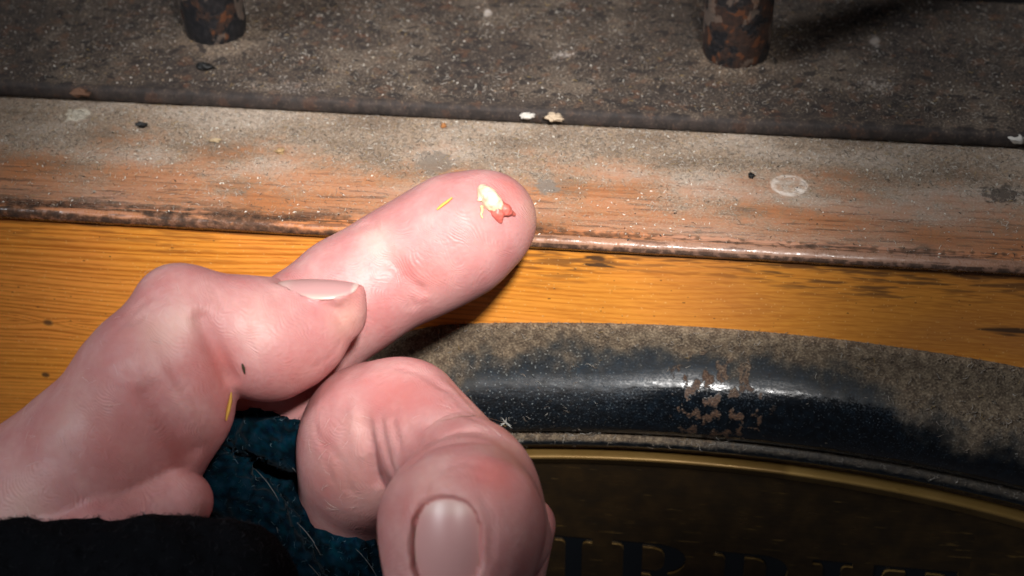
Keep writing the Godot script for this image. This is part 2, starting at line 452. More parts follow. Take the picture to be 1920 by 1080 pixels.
func bits():
	var turn := Basis(CAM_X, CAM_Y, CAM_Z)
	var t := thing("husk", "tiny cream husk with a torn red end lying on the index fingertip", "husk", Vector3(-1.80, 14.11, 11.57))
	t.basis = turn
	var hb := Body.new()
	hb.group(0.90, 0.25)
	hb.cap(-1.632, 2.358, -0.563, 0.850, -0.991, 1.551, 0.042, 1.150)
	hb.cap(-0.991, 1.551, 0.042, 1.150, -0.106, 0.335, 0.418, 1.300)
	hb.cap(-0.106, 0.335, 0.418, 1.300, 0.658, -0.470, 0.352, 1.050)
	hb.group(0.90, 0.25)
	hb.cap(-1.783, 1.714, -0.059, 0.700, -2.105, 0.830, 0.690, 0.350)
	hb.bump = noise(801, 0.9, 2); hb.bump_amp = 0.16
	var hr := Body.new()
	hr.group(0.60, 0.25)
	hr.cap(0.316, -0.561, 0.528, 1.000, 0.818, -1.530, 0.504, 0.850)
	hr.cap(0.818, -1.530, 0.504, 0.850, 1.115, -2.654, 0.369, 0.300)
	hr.group(0.60, 0.25)
	hr.cap(0.824, -0.027, 0.125, 1.000, 1.925, -0.905, -0.213, 0.850)
	hr.cap(1.925, -0.905, -0.213, 0.850, 3.299, -1.510, -1.218, 0.300)
	hr.bump = noise(802, 0.9, 2); hr.bump_amp = 0.14
	var q := hb.solve(0.14, Vector3(-4, -4, -3), Vector3(5, 4, 4))
	obj("shell", mesh_of(q[0], q[1], null, null, shade(q[0], Color(0.66, 0.53, 0.37), [[Vector3(-1.2, 0.6, 1.2), 0.55, Color(0.30, 0.22, 0.14), 0.8], [Vector3(1.1, -1.0, 1.0), 1.0, Color(0.82, 0.42, 0.22), 0.7]], 77, Color(0.72, 0.50, 0.26), Color(0.74, 0.65, 0.52))), husk_material(Color(1, 1, 1)), t)
	q = hr.solve(0.14, Vector3(-4, -5, -3), Vector3(6, 4, 4))
	obj("red_end", mesh_of(q[0], q[1]), husk_material(Color(0.60, 0.13, 0.10)), t)
	obj("stalk", tube([Vector3(-1.822, -0.275, 1.229), Vector3(-1.695, -0.932, 1.571), Vector3(-1.910, -1.586, 1.716), Vector3(-1.674, -2.193, 1.737)], [0.28, 0.22, 0.2, 0.1], 7), husk_material(Color(0.74, 0.50, 0.22)), t)
	var b170 := obj("splinter", tube([Vector3(-1.520, -1.191, 0.126), Vector3(-0.845, -0.597, 0.090), Vector3(0.000, 0.000, 0.000), Vector3(0.840, 0.690, -0.263)], [0.15, 0.24, 0.24, 0.13], 6), plain(rgb(222, 168, 78), 0.7), self, Vector3(-8.92, 15.36, 13.38))
	b170.basis = turn
	tag(b170, "tiny yellow wood splinter lying on the index finger beside the cream husk", "splinter")
	var b172 := obj("straw", tube([Vector3(0.397, 2.721, -0.471), Vector3(0.273, 1.415, -0.343), Vector3(0.000, 0.000, 0.000), Vector3(-0.305, -1.430, 0.110)], [0.10, 0.30, 0.33, 0.12], 6), plain(rgb(186, 140, 52), 0.7), self, Vector3(-37.33, -0.24, 48.50))
	b172.basis = turn
	tag(b172, "yellow straw sliver wedged in the crease of the bent thumb", "straw")
	var b174 := obj("speck", tube([Vector3(-0.202, 0.640, 0.243), Vector3(0.000, 0.000, 0.000), Vector3(0.098, -0.807, -0.438)], [0.12, 0.24, 0.10], 6), plain(rgb(52, 48, 24), 0.7), self, Vector3(-34.97, 6.19, 46.26))
	b174.basis = turn
	tag(b174, "dark green speck stuck to the pad of the thumb", "speck")

var FLUFF_AT := Vector3(0.09, -29.77, 12.00)
var FLUFF_HAIR := [Vector3(0.00, 0.00, 0.00), Vector3(0.84, 29.08, 33.81), Vector3(-0.41, 34.25, 39.70), Vector3(-2.20, 34.90, 40.78), Vector3(-3.64, 34.96, 41.58), Vector3(-5.17, 34.37, 41.60)]

# ---------------------------------------------------------------- shapes of the woodwork and the round frame
const X0 := -165.0
const X1 := 158.0
func yo(x: float) -> float: return -17.1 - (340.0 - sqrt(340.0 * 340.0 - (x - 31.0) * (x - 31.0)))     # outer edge of the black frame
func yr(x: float) -> float: return -43.5 - (276.0 - sqrt(276.0 * 276.0 - (x - 26.5) * (x - 26.5)))     # upper edge of the brass rim
const TURN_U := -9.0      # left of this the frame's outer edge turns down round a corner
const TURN_R := 37.0
# u runs along the outer edge (u is x on the long arc), v in from that edge, n out from the board
func ring_at(u: float, v: float, n: float) -> Vector3:
	var x := maxf(u, TURN_U)
	var o := Vector2(x, yo(x))
	var into := (Vector2(31.0, -357.1) - o).normalized()
	var k := (yo(x) - yr(x)) / 26.4
	if u < TURN_U:
		var a0 := atan2(into.x, -into.y)
		var a := minf(a0 + (TURN_U - u) / TURN_R, PI / 2)
		var c := o + into * TURN_R
		into = Vector2(sin(a), -cos(a))
		o = c - into * TURN_R
		o.y -= maxf((TURN_U - u) - (PI / 2 - a0) * TURN_R, 0.0)
	var q := o + into * v * k
	return Vector3(q.x, q.y, n - 1.2)

func ring_profile() -> Array:      # (v, n): down from the outer edge, out from the board
	var p := []
	p.append(Vector2(0.0, -0.6)); p.append(Vector2(0.1, 0.7)); p.append(Vector2(0.8, 1.3)); p.append(Vector2(2.4, 1.5)); p.append(Vector2(4.2, 1.8)); p.append(Vector2(5.8, 2.3)); p.append(Vector2(6.8, 3.0))
	for k in 30:
		var a := -1.05 + k * (2.15 / 29.0)
		p.append(Vector2(14.3 + 7.6 * sin(a), 0.7 + 6.5 * cos(a)))
	p.append(Vector2(21.2, 3.1))
	for k in 13:
		var a := -0.75 + k * (2.1 / 12.0)
		p.append(Vector2(22.6 + 2.0 * sin(a), 2.4 + 2.4 * cos(a)))
	p.append(Vector2(24.8, 1.9)); p.append(Vector2(25.2, 2.0)); p.append(Vector2(25.7, 2.1)); p.append(Vector2(26.3, 2.0)); p.append(Vector2(26.5, 1.0))
	return p

func ledge_profile() -> Array:     # (z, y): from under the iron plate out to the rounded nose and back under it
	var p := [Vector2(-62, 0.25)]
	for k in 33: p.append(Vector2(-40.0 + k * 1.14, 0.25 + 0.06 * sin(k * 0.4)))
	p.append(Vector2(-3.3, 0.22)); p.append(Vector2(-2.9, 0.2)); p.append(Vector2(-2.6, 0.1)); p.append(Vector2(-2.35, 0.1)); p.append(Vector2(-2.1, 0.2))
	for k in 12:
		var a := -0.6 + k * (2.75 / 11.0)
		p.append(Vector2(-1.2 + 1.35 * sin(a), -0.95 + 1.25 * cos(a)))
	p.append(Vector2(-0.6, -2.3)); p.append(Vector2(-1.3, -2.4))
	return p

func along(p: Array) -> PackedFloat32Array:
	var s := PackedFloat32Array([0.0])
	for i in range(1, p.size()): s.append(s[i - 1] + p[i].distance_to(p[i - 1]))
	return s

func share(s: PackedFloat32Array) -> PackedFloat32Array:
	var r := PackedFloat32Array()
	for q in s: r.append(q / s[s.size() - 1])
	return r

# ---------------------------------------------------------------- how thick the dust lies, 0..1
var nd1 := noise(11, 0.05, 3)
var nd2 := noise(12, 0.35, 3)
var nd3 := noise(13, 0.015, 2)
func dust_ledge(x: float, z: float) -> float:
	var t := (z + 36.0) / 36.0        # 0 at the plate, 1 at the nose
	var left := ss(-20.0, -95.0, x) * 0.10
	return clampf(1.28 - 1.75 * t + left + 0.55 * nd1.get_noise_2d(x, z * 1.6) + 0.28 * nd2.get_noise_2d(x, z), 0.0, 1.0)
func dust_ring(x: float, v: float) -> float:
	var edge := 4.0 + 1.6 * nd1.get_noise_2d(x * 1.3, 50.0) + 6.0 * ss(52.0, 80.0, x) + 4.0 * ss(8.0, -22.0, x) * 0.7
	var e2 := edge + 3.4 * nd1.get_noise_2d(x * 2.0 + 90.0, v * 2.0) + 1.6 * nd2.get_noise_2d(x, v)
	var top := ss(e2 + 4.6, e2 - 2.0, v)
	var bead := ss(20.2, 21.0, v + 0.7 * nd2.get_noise_2d(x, 9.0)) * ss(22.9 + 0.6 * nd2.get_noise_2d(x, 19.0), 22.0, v) * (0.95 - 0.35 * ss(30.0, 40.0, x))
	var flange := ss(24.7, 25.0, v) * 0.85
	return clampf(maxf(top, maxf(bead, flange)), 0.0, 1.0)

func ell(x: float, y: float, cx: float, cy: float, rx: float, ry: float) -> float:
	return sqrt(pow((x - cx) / rx, 2.0) + pow((y - cy) / ry, 2.0))

# ---------------------------------------------------------------- textures
func tex_ledge() -> Array:
	var w := 2048
	var h := 448
	var p := ledge_profile()
	var s := along(p)
	var total := s[s.size() - 1]
	var fine := noise(21, 2.2, 2)
	var mid := noise(22, 0.5, 3)
	var grain := noise(23, 0.25, 4)
	var big := noise(24, 0.03, 2)
	return paint(w, h, func(y: int):
		var c := PackedByteArray()
		var hh := PackedByteArray()
		var rr := PackedByteArray()
		var q := (y + 0.5) / h * total
		var k := 0
		while k < s.size() - 2 and s[k + 1] < q: k += 1
		var pt: Vector2 = p[k].lerp(p[k + 1], clampf((q - s[k]) / (s[k + 1] - s[k]), 0.0, 1.0))
		var z := pt.x
		var over := q - s[34]            # past the flat: groove, nose
		for i in w:
			var x := lerpf(X0, X1, (i + 0.5) / w)
			var g := grain.get_noise_2d(x * 0.12, q * 4.0)
			var f := fine.get_noise_2d(x, q)
			var m := mid.get_noise_2d(x, q)
			var b := big.get_noise_2d(x, q * 2.0)
			var wood := rgb(184, 114, 68).lerp(rgb(178, 128, 102), clampf(0.55 + 0.9 * b + 0.3 * ss(10.0, 80.0, x), 0.0, 1.0))
			wood = wood.lerp(rgb(120, 66, 34), clampf(0.6 * g + 0.05, 0.0, 0.5))
			wood = wood.lerp(rgb(200, 128, 74), clampf(m * 0.7, 0.0, 0.4))
			var d := dust_ledge(x, z)
			var dark := 0.0
			# old dark varnish and grime left along the nose
			var nz := ss(-7.0 - 3.0 * b, -1.5, z)
			dark = nz * ss(0.0 + 0.10 * ss(-30.0, 30.0, x), 0.42, grain.get_noise_2d(x * 0.22 + 40.0, q * 1.6) + 0.10 * m + 0.30 * ss(10.0, -50.0, x))
			dark = maxf(dark, ss(1.4, 0.6, ell(x, z, -46.0, -1.2, 6.0, 2.2) + 0.9 * m))
			dark *= 1.0 - 0.75 * ss(2.2, 2.5, over) * ss(-40.0, 10.0, x) * ss(-0.5, 0.1, m + 0.6)
			if over > 0.0:
				if over < 2.3: dark = maxf(dark, 0.6 * ss(-0.1, 0.3, m + 0.9 * g))
				else: wood = wood.lerp(rgb(150, 116, 98), 0.75 * ss(-30.0, 10.0, x))
				if over > 3.9: dark = maxf(dark, 0.85 * ss(-0.5, 0.0, m))
			var col := wood.lerp(rgb(54, 42, 36), dark * clampf(0.70 + 0.5 * m, 0.0, 0.95))
			# scuffs
			var sc := ss(0.28, 0.42, noise_streak(grain, x, q))
			col = col.lerp(rgb(70, 50, 42), 0.5 * sc * ss(-28.0, -8.0, z))
			var du := rgb(170, 148, 126).lerp(rgb(114, 98, 82), clampf(0.5 + 0.6 * m, 0.0, 1.0))
			du = du.lerp(rgb(208, 198, 184), clampf(f * 1.3 - 0.25, 0.0, 0.8))
			du = du.lerp(rgb(66, 56, 46), clampf(-f * 1.4 - 0.35, 0.0, 0.7))
			var film := clampf(d * 0.95 + 0.34 * ss(0.0, 0.5, f + 0.4 * m) + 0.14 + 0.16 * ss(0.0, 0.5, b + 0.3 + 0.5 * m) * ss(10.0, 40.0, x), 0.0, 1.0) * (1.0 - 0.75 * ss(0.0, 0.4, over))
			du = du.lerp(rgb(198, 186, 174), 0.42 * ss(0.02, 0.42, b + 0.4 * m + 0.25 * ss(9.0, 3.0, absf(z + 12.0)) * ss(20.0, 8.0, absf(x + 42.0)))).lerp(rgb(92, 76, 62), 0.5 * ss(0.1, 0.5, -b - 0.3 * m))
			col = col.lerp(du, clampf(film, 0.0, 0.96))
			# dried white splash with a ring, a grey one by the fingertip, a scar
			var e := ell(x, z, 45.8, -20.0, 3.2, 3.4) + 0.12 * m
			var ring := ss(1.05, 0.95, e) * (0.35 + 0.5 * ss(0.62, 0.9, e) + 0.6 * ss(0.8, 0.2, ell(x, z, 47.0, -18.6, 1.6, 1.5)))
			col = col.lerp(rgb(226, 214, 204), clampf(ring * (0.8 + 0.6 * m), 0.0, 0.9))
			var e3 := ell(x, z, 4.4, -15.6, 2.6, 2.6) + 0.5 * m
			col = col.lerp(rgb(120, 112, 104), 0.8 * ss(1.0, 0.7, e3))
			var e4 := ell(x, z, -15.5, -21.0, 4.4, 4.6) + 0.5 * m
			col = col.lerp(rgb(112, 102, 92), 0.7 * ss(1.0, 0.6, e4))
			var e5 := ell(x, z, -82.0, -31.0, 3.0, 2.6) + 0.6 * m
			col = col.lerp(rgb(214, 208, 190), 0.75 * ss(1.0, 0.6, e5))
			var e6 := ell(x, z, 82.0, -21.0, 4.0, 3.0) + 0.9 * m
			col = col.lerp(rgb(60, 52, 46), 0.7 * ss(1.0, 0.6, e6))
			put3(c, col)
			hh.append(clampi(int(128.0 + 60.0 * f * (0.25 + film) + 26.0 * m * film + 22.0 * g - 30.0 * dark), 0, 255))
			rr.append(clampi(int(255.0 * clampf(lerpf(0.40 + 0.2 * f, 0.96, film) - 0.12 * dark - (0.12 + 0.3 * m) * ss(1.8, 2.5, over), 0.2, 1.0)), 0, 255))
		return [c, hh, rr])

func noise_streak(n: FastNoiseLite, x: float, y: float) -> float: return n.get_noise_2d(x * 0.3 - 70.0, y * 3.0 + 31.0)

func tex_front() -> Array:
	var w := 2048
	var h := 640
	var warp := noise(31, 0.006, 2)
	var fleck := noise(32, 0.5, 3)
	var fine := noise(33, 1.4, 2)
	var big := noise(34, 0.02, 2)
	var rows := noise(35, 0.9, 2)
	return paint(w, h, func(yy: int):
		var c := PackedByteArray()
		var hh := PackedByteArray()
		var rr := PackedByteArray()
		var y := -2.0 - (yy + 0.5) / h * 126.0
		for i in w:
			var x := lerpf(X0, X1, (i + 0.5) / w)
			var kd := ell(x, y, -82.2, -24.5, 1.0, 0.7)
			var bulge := 1.3 * exp(-kd * kd * 0.05) * signf(y + 24.5) * exp(-absf(y + 24.5) * 0.4)
			var yv := y + 5.0 * warp.get_noise_2d(x, y * 3.0) + 0.035 * x * ss(-122.0, 30.0, x) + bulge
			var period := 0.5 + 0.5 * rows.get_noise_2d(0.0, yv)
			var wave := 0.5 + 0.5 * sin(yv * 6.6 + 3.0 * rows.get_noise_2d(3.0, yv * 0.6))
			var late := pow(wave, 3.0) * (0.45 + 0.75 * period) * lerpf(1.0, 0.42, ss(-20.0, 30.0, x))
			var f := fine.get_noise_2d(x * 0.16, y * 3.0)
			var m := fleck.get_noise_2d(x * 0.14, y * 1.5)
			var b := big.get_noise_2d(x, y * 2.0)
			var col := rgb(238, 152, 66).lerp(rgb(184, 118, 56), ss(-10.0, 60.0, x))  # left painted brighter than the right, light falloff put into the wood colour
			col = col.lerp(rgb(232, 154, 52), clampf(0.25 + b * 0.8, 0.0, 0.5))
			col = col.lerp(rgb(160, 84, 16), clampf(late * 0.75, 0.0, 0.75))
			col = col.lerp(rgb(160, 90, 24), clampf(m * 0.4 + 0.15 * f, 0.0, 0.35))
			col = col.lerp(rgb(238, 170, 74), clampf(-f * 0.5, 0.0, 0.25))
			# grime that has crept down from the nose, heavier on the right
			var top := ss(-9.0, -3.0, y + 4.0 * b + 2.0 * m) * (0.25 + 0.75 * ss(-20.0, 25.0, x))
			var grime := 0.55 * top * ss(-0.15, 0.42, m + 0.35 * f)
			grime = maxf(grime, ss(1.2, 0.5, ell(x, y, 14.5, -4.9, 2.2, 1.1) + 1.4 * m))
			grime = maxf(grime, ss(1.2, 0.5, ell(x, y, 84.7, -14.0, 5.0, 0.9) + 1.0 * m))
			grime = maxf(grime, 0.6 * ss(0.74, 0.80, fine.get_noise_2d(x * 0.45 + 77.0, y * 1.1)))
			grime = maxf(grime, 0.7 * ss(1.1, 0.6, ell(x, y, -84.3, -36.4, 0.8, 0.6)))
			grime = maxf(grime, 0.65 * ss(1.2, 0.4, kd))
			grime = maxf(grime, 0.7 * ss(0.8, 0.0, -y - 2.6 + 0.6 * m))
			col = col.lerp(rgb(52, 34, 20), clampf(grime, 0.0, 0.82))
			if fine.get_noise_2d(x * 1.3 + 500.0, y * 1.6) > 0.68: col = col.lerp(rgb(240, 214, 170), 0.5)
			put3(c, col)
			hh.append(clampi(int(140.0 - 50.0 * late + 40.0 * f - 40.0 * grime), 0, 255))
			rr.append(clampi(int(255.0 * clampf(0.46 + 0.12 * m + 0.1 * f + 0.3 * grime, 0.2, 1.0)), 0, 255))
		return [c, hh, rr])

func tex_ring() -> Array:
	var w := 2048
	var h := 448
	var p := ring_profile()
	var s := along(p)
	var total := s[s.size() - 1]
	var fine := noise(41, 2.0, 2)
	var mid := noise(42, 0.45, 3)
	var rust := noise(43, 0.34, 4)
	var scr := noise(44, 0.6, 3)
	return paint(w, h, func(yy: int):
		var c := PackedByteArray()
		var hh := PackedByteArray()
		var rr := PackedByteArray()
		var q := (yy + 0.5) / h * total
		var k := 0
		while k < s.size() - 2 and s[k + 1] < q: k += 1
		var v: float = lerpf(p[k].x, p[k + 1].x, clampf((q - s[k]) / maxf(s[k + 1] - s[k], 1e-5), 0.0, 1.0))
		for i in w:
			var x := lerpf(X0, X1, (i + 0.5) / w)
			var f := fine.get_noise_2d(x, q)
			var m := mid.get_noise_2d(x, q)
			var col := rgb(6, 9, 13).lerp(rgb(15, 24, 32), clampf(0.3 + 0.8 * m, 0.0, 1.0))
			var d := dust_ring(x, v)
			# thin film of specks thinning out from the dust, tinted blue as painted sheen
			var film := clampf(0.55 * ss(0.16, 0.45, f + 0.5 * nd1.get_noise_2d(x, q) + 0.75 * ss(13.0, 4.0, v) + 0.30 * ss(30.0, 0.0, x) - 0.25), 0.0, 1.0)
			var r := rust.get_noise_2d(x, q * 0.7)
			var rusty := ss(0.06, 0.26, r + 0.12 * f - 0.5 * maxf(0.0, ell(x, v, 36.0 + 1.5 * m, 11.5, 6.0, 9.0) - 0.75) + 0.05)
			rusty *= ss(1.6, 0.9, ell(x, v, 36.0, 11.0, 7.5, 9.5))
			col = col.lerp(rgb(60, 42, 32).lerp(rgb(104, 72, 48), clampf(0.5 + 1.2 * f, 0.0, 1.0)), rusty * 0.85)
			var du := rgb(116, 100, 80).lerp(rgb(76, 62, 48), clampf(0.5 + m, 0.0, 1.0))
			du = du.lerp(rgb(164, 148, 126), clampf(f * 1.2 - 0.15, 0.0, 0.8)).lerp(rgb(44, 36, 30), clampf(-f * 1.5 - 0.4, 0.0, 0.7))
			if v > 24.6: du = du.lerp(rgb(86, 68, 54), 0.55)
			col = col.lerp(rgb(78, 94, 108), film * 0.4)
			col = col.lerp(du, d * 0.96)
			if v > 24.8 and v < 25.8 and x < 30.0: col = col.lerp(rgb(168, 156, 138), 0.7 * ss(0.1, 0.3, m))
			if f > 0.60 and d < 0.6: col = col.lerp(rgb(176, 180, 172), 0.25 + 0.45 * ss(30.0, 0.0, x))
			put3(c, col)
			hh.append(clampi(int(120.0 + 70.0 * f * maxf(d, rusty) + 40.0 * m * (d + rusty) + 38.0 * scr.get_noise_2d(x * 0.4, q * 0.9) + 26.0 * rusty + 30.0 * d), 0, 255))
			rr.append(clampi(int(255.0 * clampf(0.16 + 0.5 * ss(9.2, 6.4, v) + 0.30 * ss(33.0, 10.0, x) + 0.10 * scr.get_noise_2d(x * 0.15, q * 2.0) + 0.28 * film + 0.5 * rusty + 0.7 * d, 0.18, 1.0)), 0, 255))
		return [c, hh, rr])

func plate_rise(x: float, z: float) -> float:
	var r := minf(Vector2(x - 36.0, (z + 57.3)).length() - 6.4, Vector2(x + 61.2, z + 56.0).length() - 5.6)
	return 1.3 * exp(-maxf(r, 0.0) * 0.55)

func tex_plate() -> Array:
	var w := 2048
	var h := 512
	var fine := noise(51, 1.7, 2)
	var mid := noise(52, 0.35, 3)
	var big := noise(53, 0.05, 3)
	var spots := noise(54, 0.22, 2)
	return paint(w, h, func(yy: int):
		var c := PackedByteArray()
		var hh := PackedByteArray()
		var rr := PackedByteArray()
		var q := (yy + 0.5) / h * 56.0     # 0 under the front edge, 4 top of the edge
		var z := -35.0 - maxf(q - 4.0, 0.0)
		for i in w:
			var x := lerpf(X0, X1, (i + 0.5) / w)
			var f := fine.get_noise_2d(x, q)
			var m := mid.get_noise_2d(x, q)
			var b := big.get_noise_2d(x, q)
			var iron := rgb(36, 30, 28).lerp(rgb(56, 46, 42), clampf(0.5 + m, 0.0, 1.0))
			var rust := ss(0.30, 0.46, spots.get_noise_2d(x, q) + 0.25 * f)
			iron = iron.lerp(rgb(88, 52, 34), rust * (0.35 + 0.4 * ss(4.0, 6.0, q)))
			var d := ss(3.6, 5.4, q + 1.2 * m) * clampf(0.58 + 0.5 * b + 0.5 * m + plate_rise(x, z), 0.0, 1.0)
			var du := rgb(106, 88, 72).lerp(rgb(60, 49, 41), clampf(0.5 + 0.9 * m, 0.0, 1.0))
			du = du.lerp(rgb(140, 124, 108), 0.4 * ss(0.05, 0.45, b))
			du = du.lerp(rgb(166, 152, 132), clampf(f * 1.3 - 0.2, 0.0, 0.8)).lerp(rgb(40, 34, 30), clampf(-f * 1.5 - 0.3, 0.0, 0.7))
			var col := iron.lerp(du, clampf(d * 0.9 + 0.25 * ss(0.1, 0.5, f), 0.0, 0.95))
			col = col.lerp(rgb(34, 28, 26), 0.7 * ss(0.30, 0.5, spots.get_noise_2d(x + 300.0, q * 1.3)))
			# dried white smears
			var sm := ss(1.1, 0.5, ell(x + 0.4 * (z + 55.0), z, 4.1, -55.0, 2.6, 2.2) + 0.9 * m) * ss(-0.2, 0.2, f + m)
			sm = maxf(sm, 0.8 * ss(1.1, 0.4, ell(x, z, 61.6, -50.0, 4.4, 4.6) + 1.1 * m) * ss(-0.1, 0.3, f + m))
			sm = maxf(sm, 0.7 * ss(1.1, 0.5, ell(x, z, 61.8, -66.0, 1.2, 2.4) + 0.8 * m))
			sm = maxf(sm, 0.5 * ss(1.2, 0.3, ell(x, z, -44.0, -39.0, 6.5, 3.2) + 1.2 * m) * ss(-0.3, 0.4, f) * ss(4.0, 5.0, q))
			sm = maxf(sm, ss(1.0, 0.5, ell(x, z, -11.6, -70.0, 0.9, 1.8) + 0.5 * m))
			col = col.lerp(rgb(196, 186, 178), sm * 0.85)
			put3(c, col)
			hh.append(clampi(int(128.0 + 70.0 * f * (0.3 + d) + 60.0 * m), 0, 255))
			rr.append(clampi(int(255.0 * clampf(0.82 + 0.2 * d + 0.1 * f, 0.3, 1.0)), 0, 255))
		return [c, hh, rr])

func tex_rust_bar(rusted: float) -> Array:
	var w := 512
	var h := 512
	var fine := noise(61, 0.06, 3)
	var mid := noise(62, 0.016, 4)
	var spot := noise(63, 0.03, 2)
	return paint(w, h, func(y: int):
		var c := PackedByteArray()
		var hh := PackedByteArray()
		var rr := PackedByteArray()
		for x in w:
			var a := TAU * y / h
			var cx := cos(a) * 81.5
			var sx := sin(a) * 81.5
			var yb := x * 2.2
			var f := fine.get_noise_3d(cx, sx, yb)
			var m := mid.get_noise_3d(cx, sx, yb)
			var paintc := rgb(22, 24, 28).lerp(rgb(44, 42, 44), clampf(0.4 + f, 0.0, 1.0))
			var rust := rgb(62, 41, 31).lerp(rgb(44, 31, 26), clampf(0.5 + f * 1.3, 0.0, 1.0))
			rust = rust.lerp(rgb(92, 54, 32), ss(0.32, 0.5, spot.get_noise_3d(cx, sx, yb)))
			var k := ss(-0.10, 0.06, m + 0.15 * f + rusted)
			var col := paintc.lerp(rust, k)
			col = col.lerp(rgb(118, 102, 90), 0.7 * ss(0.16, 0.3, mid.get_noise_3d(cx + 300.0, sx, yb * 0.7) + 0.2 * f))
			put3(c, col)
			hh.append(clampi(int(128.0 + 70.0 * f + 40.0 * k), 0, 255))
			rr.append(clampi(int(255.0 * (0.5 + 0.35 * k)), 0, 255))
		return [c, hh, rr])

func tex_brass() -> Array:
	var w := 1024
	var h := 512
	var streak := noise(71, 0.05, 4)
	var mid := noise(72, 0.012, 3)
	return paint(w, h, func(y: int):
		var c := PackedByteArray()
		var hh := PackedByteArray()
		var rr := PackedByteArray()
		for x in w:
			var f := streak.get_noise_2d(x * 0.12, y * 2.2)
			var m := mid.get_noise_2d(x, y)
			var col := rgb(74, 57, 36).lerp(rgb(50, 39, 26), clampf(0.5 + 0.9 * m + 0.4 * f, 0.0, 1.0))
			col = col.lerp(rgb(150, 118, 62), 0.7 * ss(0.46, 0.62, f))
			put3(c, col)
			hh.append(clampi(int(128.0 + 80.0 * f), 0, 255))
			rr.append(clampi(int(255.0 * clampf(0.42 + 0.2 * m + 0.15 * f, 0.2, 1.0)), 0, 255))
		return [c, hh, rr])

func tex_skin() -> Array:       # fine skin relief, 60 mm of it, laid on from three sides: crossing creases, ridges, pores
	var n := noise(81, 0.055, 1, FastNoiseLite.TYPE_CELLULAR)
	n.cellular_return_type = FastNoiseLite.RETURN_DISTANCE2_SUB
	var f := noise(82, 0.10, 3)
	var warp := noise(83, 0.006, 2)
	var mask := noise(84, 0.012, 2)
	var cross := noise(85, 0.05, 2)
	var w := 1024
	return [paint(w, w, func(y: int):
		var c := PackedByteArray()
		var hh := PackedByteArray()
		for x in w:
			var a := 0.64 * x - 0.77 * y + 60.0 * warp.get_noise_2d(x, y)
			var ridge := sin(a * TAU / 9.0)
			var m := clampf(0.5 + 1.4 * mask.get_noise_2d(x, y), 0.0, 1.0)
			var pore := minf(n.get_noise_2d(x, y) + 1.0, 0.55)
			var line := 1.0 - ss(0.0, 0.10, absf(cross.get_noise_2d(0.35 * (x * 0.77 + y * 0.64), 1.6 * (0.64 * x - 0.77 * y))))
			hh.append(clampi(int(110.0 + 42.0 * ridge * m + 90.0 * pore + 24.0 * f.get_noise_2d(x, y) - 40.0 * line * (1.0 - m)), 0, 255))
			c.append(0); c.append(0); c.append(0)
		return [c, hh, hh])[1]]

# ---------------------------------------------------------------- lint: short bent fibres, many thousand
func fibre(bend: float, twist: float, thick := 0.05) -> ArrayMesh:
	var v := PackedVector3Array()
	var idx := PackedInt32Array()
	for k in 5:
		var t := k / 4.0 - 0.5
		var c := Vector3(t, bend * (0.25 - t * t) * 2.0, twist * sin(t * 5.0) * 0.3)
		for q in 3:
			var a := TAU * q / 3.0
			v.append(c + Vector3(0, cos(a), sin(a)) * thick * (1.0 - 1.2 * absf(t)))
	for k in 4:
		for q in 3:
			var a := k * 3 + q
			var b := k * 3 + (q + 1) % 3
			idx.append_array([a, a + 3, b, b, a + 3, b + 3])
	return mesh_of(v, idx)

# at(rng) gives [point, normal, size, colour] or null; the copies lie flat on the surface, turned anyhow
func scatter(called: String, label: String, category: String, mesh: Mesh, m: Material, count: int, s: int, at: Callable, lift := 0.3, parent: Node = self):
	var rng := RandomNumberGenerator.new()
	rng.seed = s
	var tf := []
	var cols := []
	var tries := 0
	while tf.size() < count and tries < count * 12:
		tries += 1
		var r = at.call(rng)
		if r == null: continue
		var n: Vector3 = (r[1] + Vector3(rng.randfn(), rng.randfn(), rng.randfn()) * lift * 0.5).normalized()
		var u := n.cross(Vector3(rng.randfn(), rng.randfn(), rng.randfn())).normalized()
		var z: float = r[2]
		tf.append(Transform3D(Basis(u * z, n * z, u.cross(n) * z), r[0] * MM))
		cols.append(r[3])
	var mm := MultiMesh.new()
	mm.transform_format = MultiMesh.TRANSFORM_3D
	mm.use_colors = true
	mm.mesh = mesh
	mm.instance_count = tf.size()
	for i in tf.size():
		mm.set_instance_transform(i, tf[i])
		mm.set_instance_color(i, cols[i])
	var o := MultiMeshInstance3D.new()
	o.name = called
	o.multimesh = mm
	o.material_override = m
	parent.add_child(o, true)
	return tag(o, label, category, "", "stuff")

func lint_colour(rng: RandomNumberGenerator) -> Color:
	var k := rng.randf()
	var c := Color(0.37, 0.30, 0.235).lerp(Color(0.205, 0.165, 0.13), rng.randf())
	if k > 0.72: c = Color(0.52, 0.47, 0.41)
	if k > 0.94: c = Color(0.66, 0.62, 0.55)
	if k < 0.05: c = Color(0.42, 0.28, 0.10)
	if k > 0.05 and k < 0.16: c = Color(0.04, 0.035, 0.03)
	return c

# a small crumbly flake: a squashed lump with an uneven outline
func flake(rx: float, ry: float, rz: float, s: int, rough := 0.35) -> ArrayMesh:
	var n := noise(s, 0.9, 2)
	var v := PackedVector3Array()
	var idx := PackedInt32Array()
	var rows := 9
	var cols := 16
	for i in rows:
		for j in cols:
			var a := PI * i / (rows - 1.0)
			var b := TAU * j / cols
			var d := Vector3(sin(a) * cos(b), cos(a), sin(a) * sin(b))
			var k := 1.0 + rough * 1.8 * n.get_noise_3dv(d * 1.6)
			v.append(Vector3(d.x * rx, d.y * ry, d.z * rz) * k)
	for i in rows - 1:
		for j in cols:
			var a := i * cols + j
			var b := i * cols + (j + 1) % cols
			idx.append_array([a, b, a + cols, b, b + cols, a + cols])
	return mesh_of(v, idx)

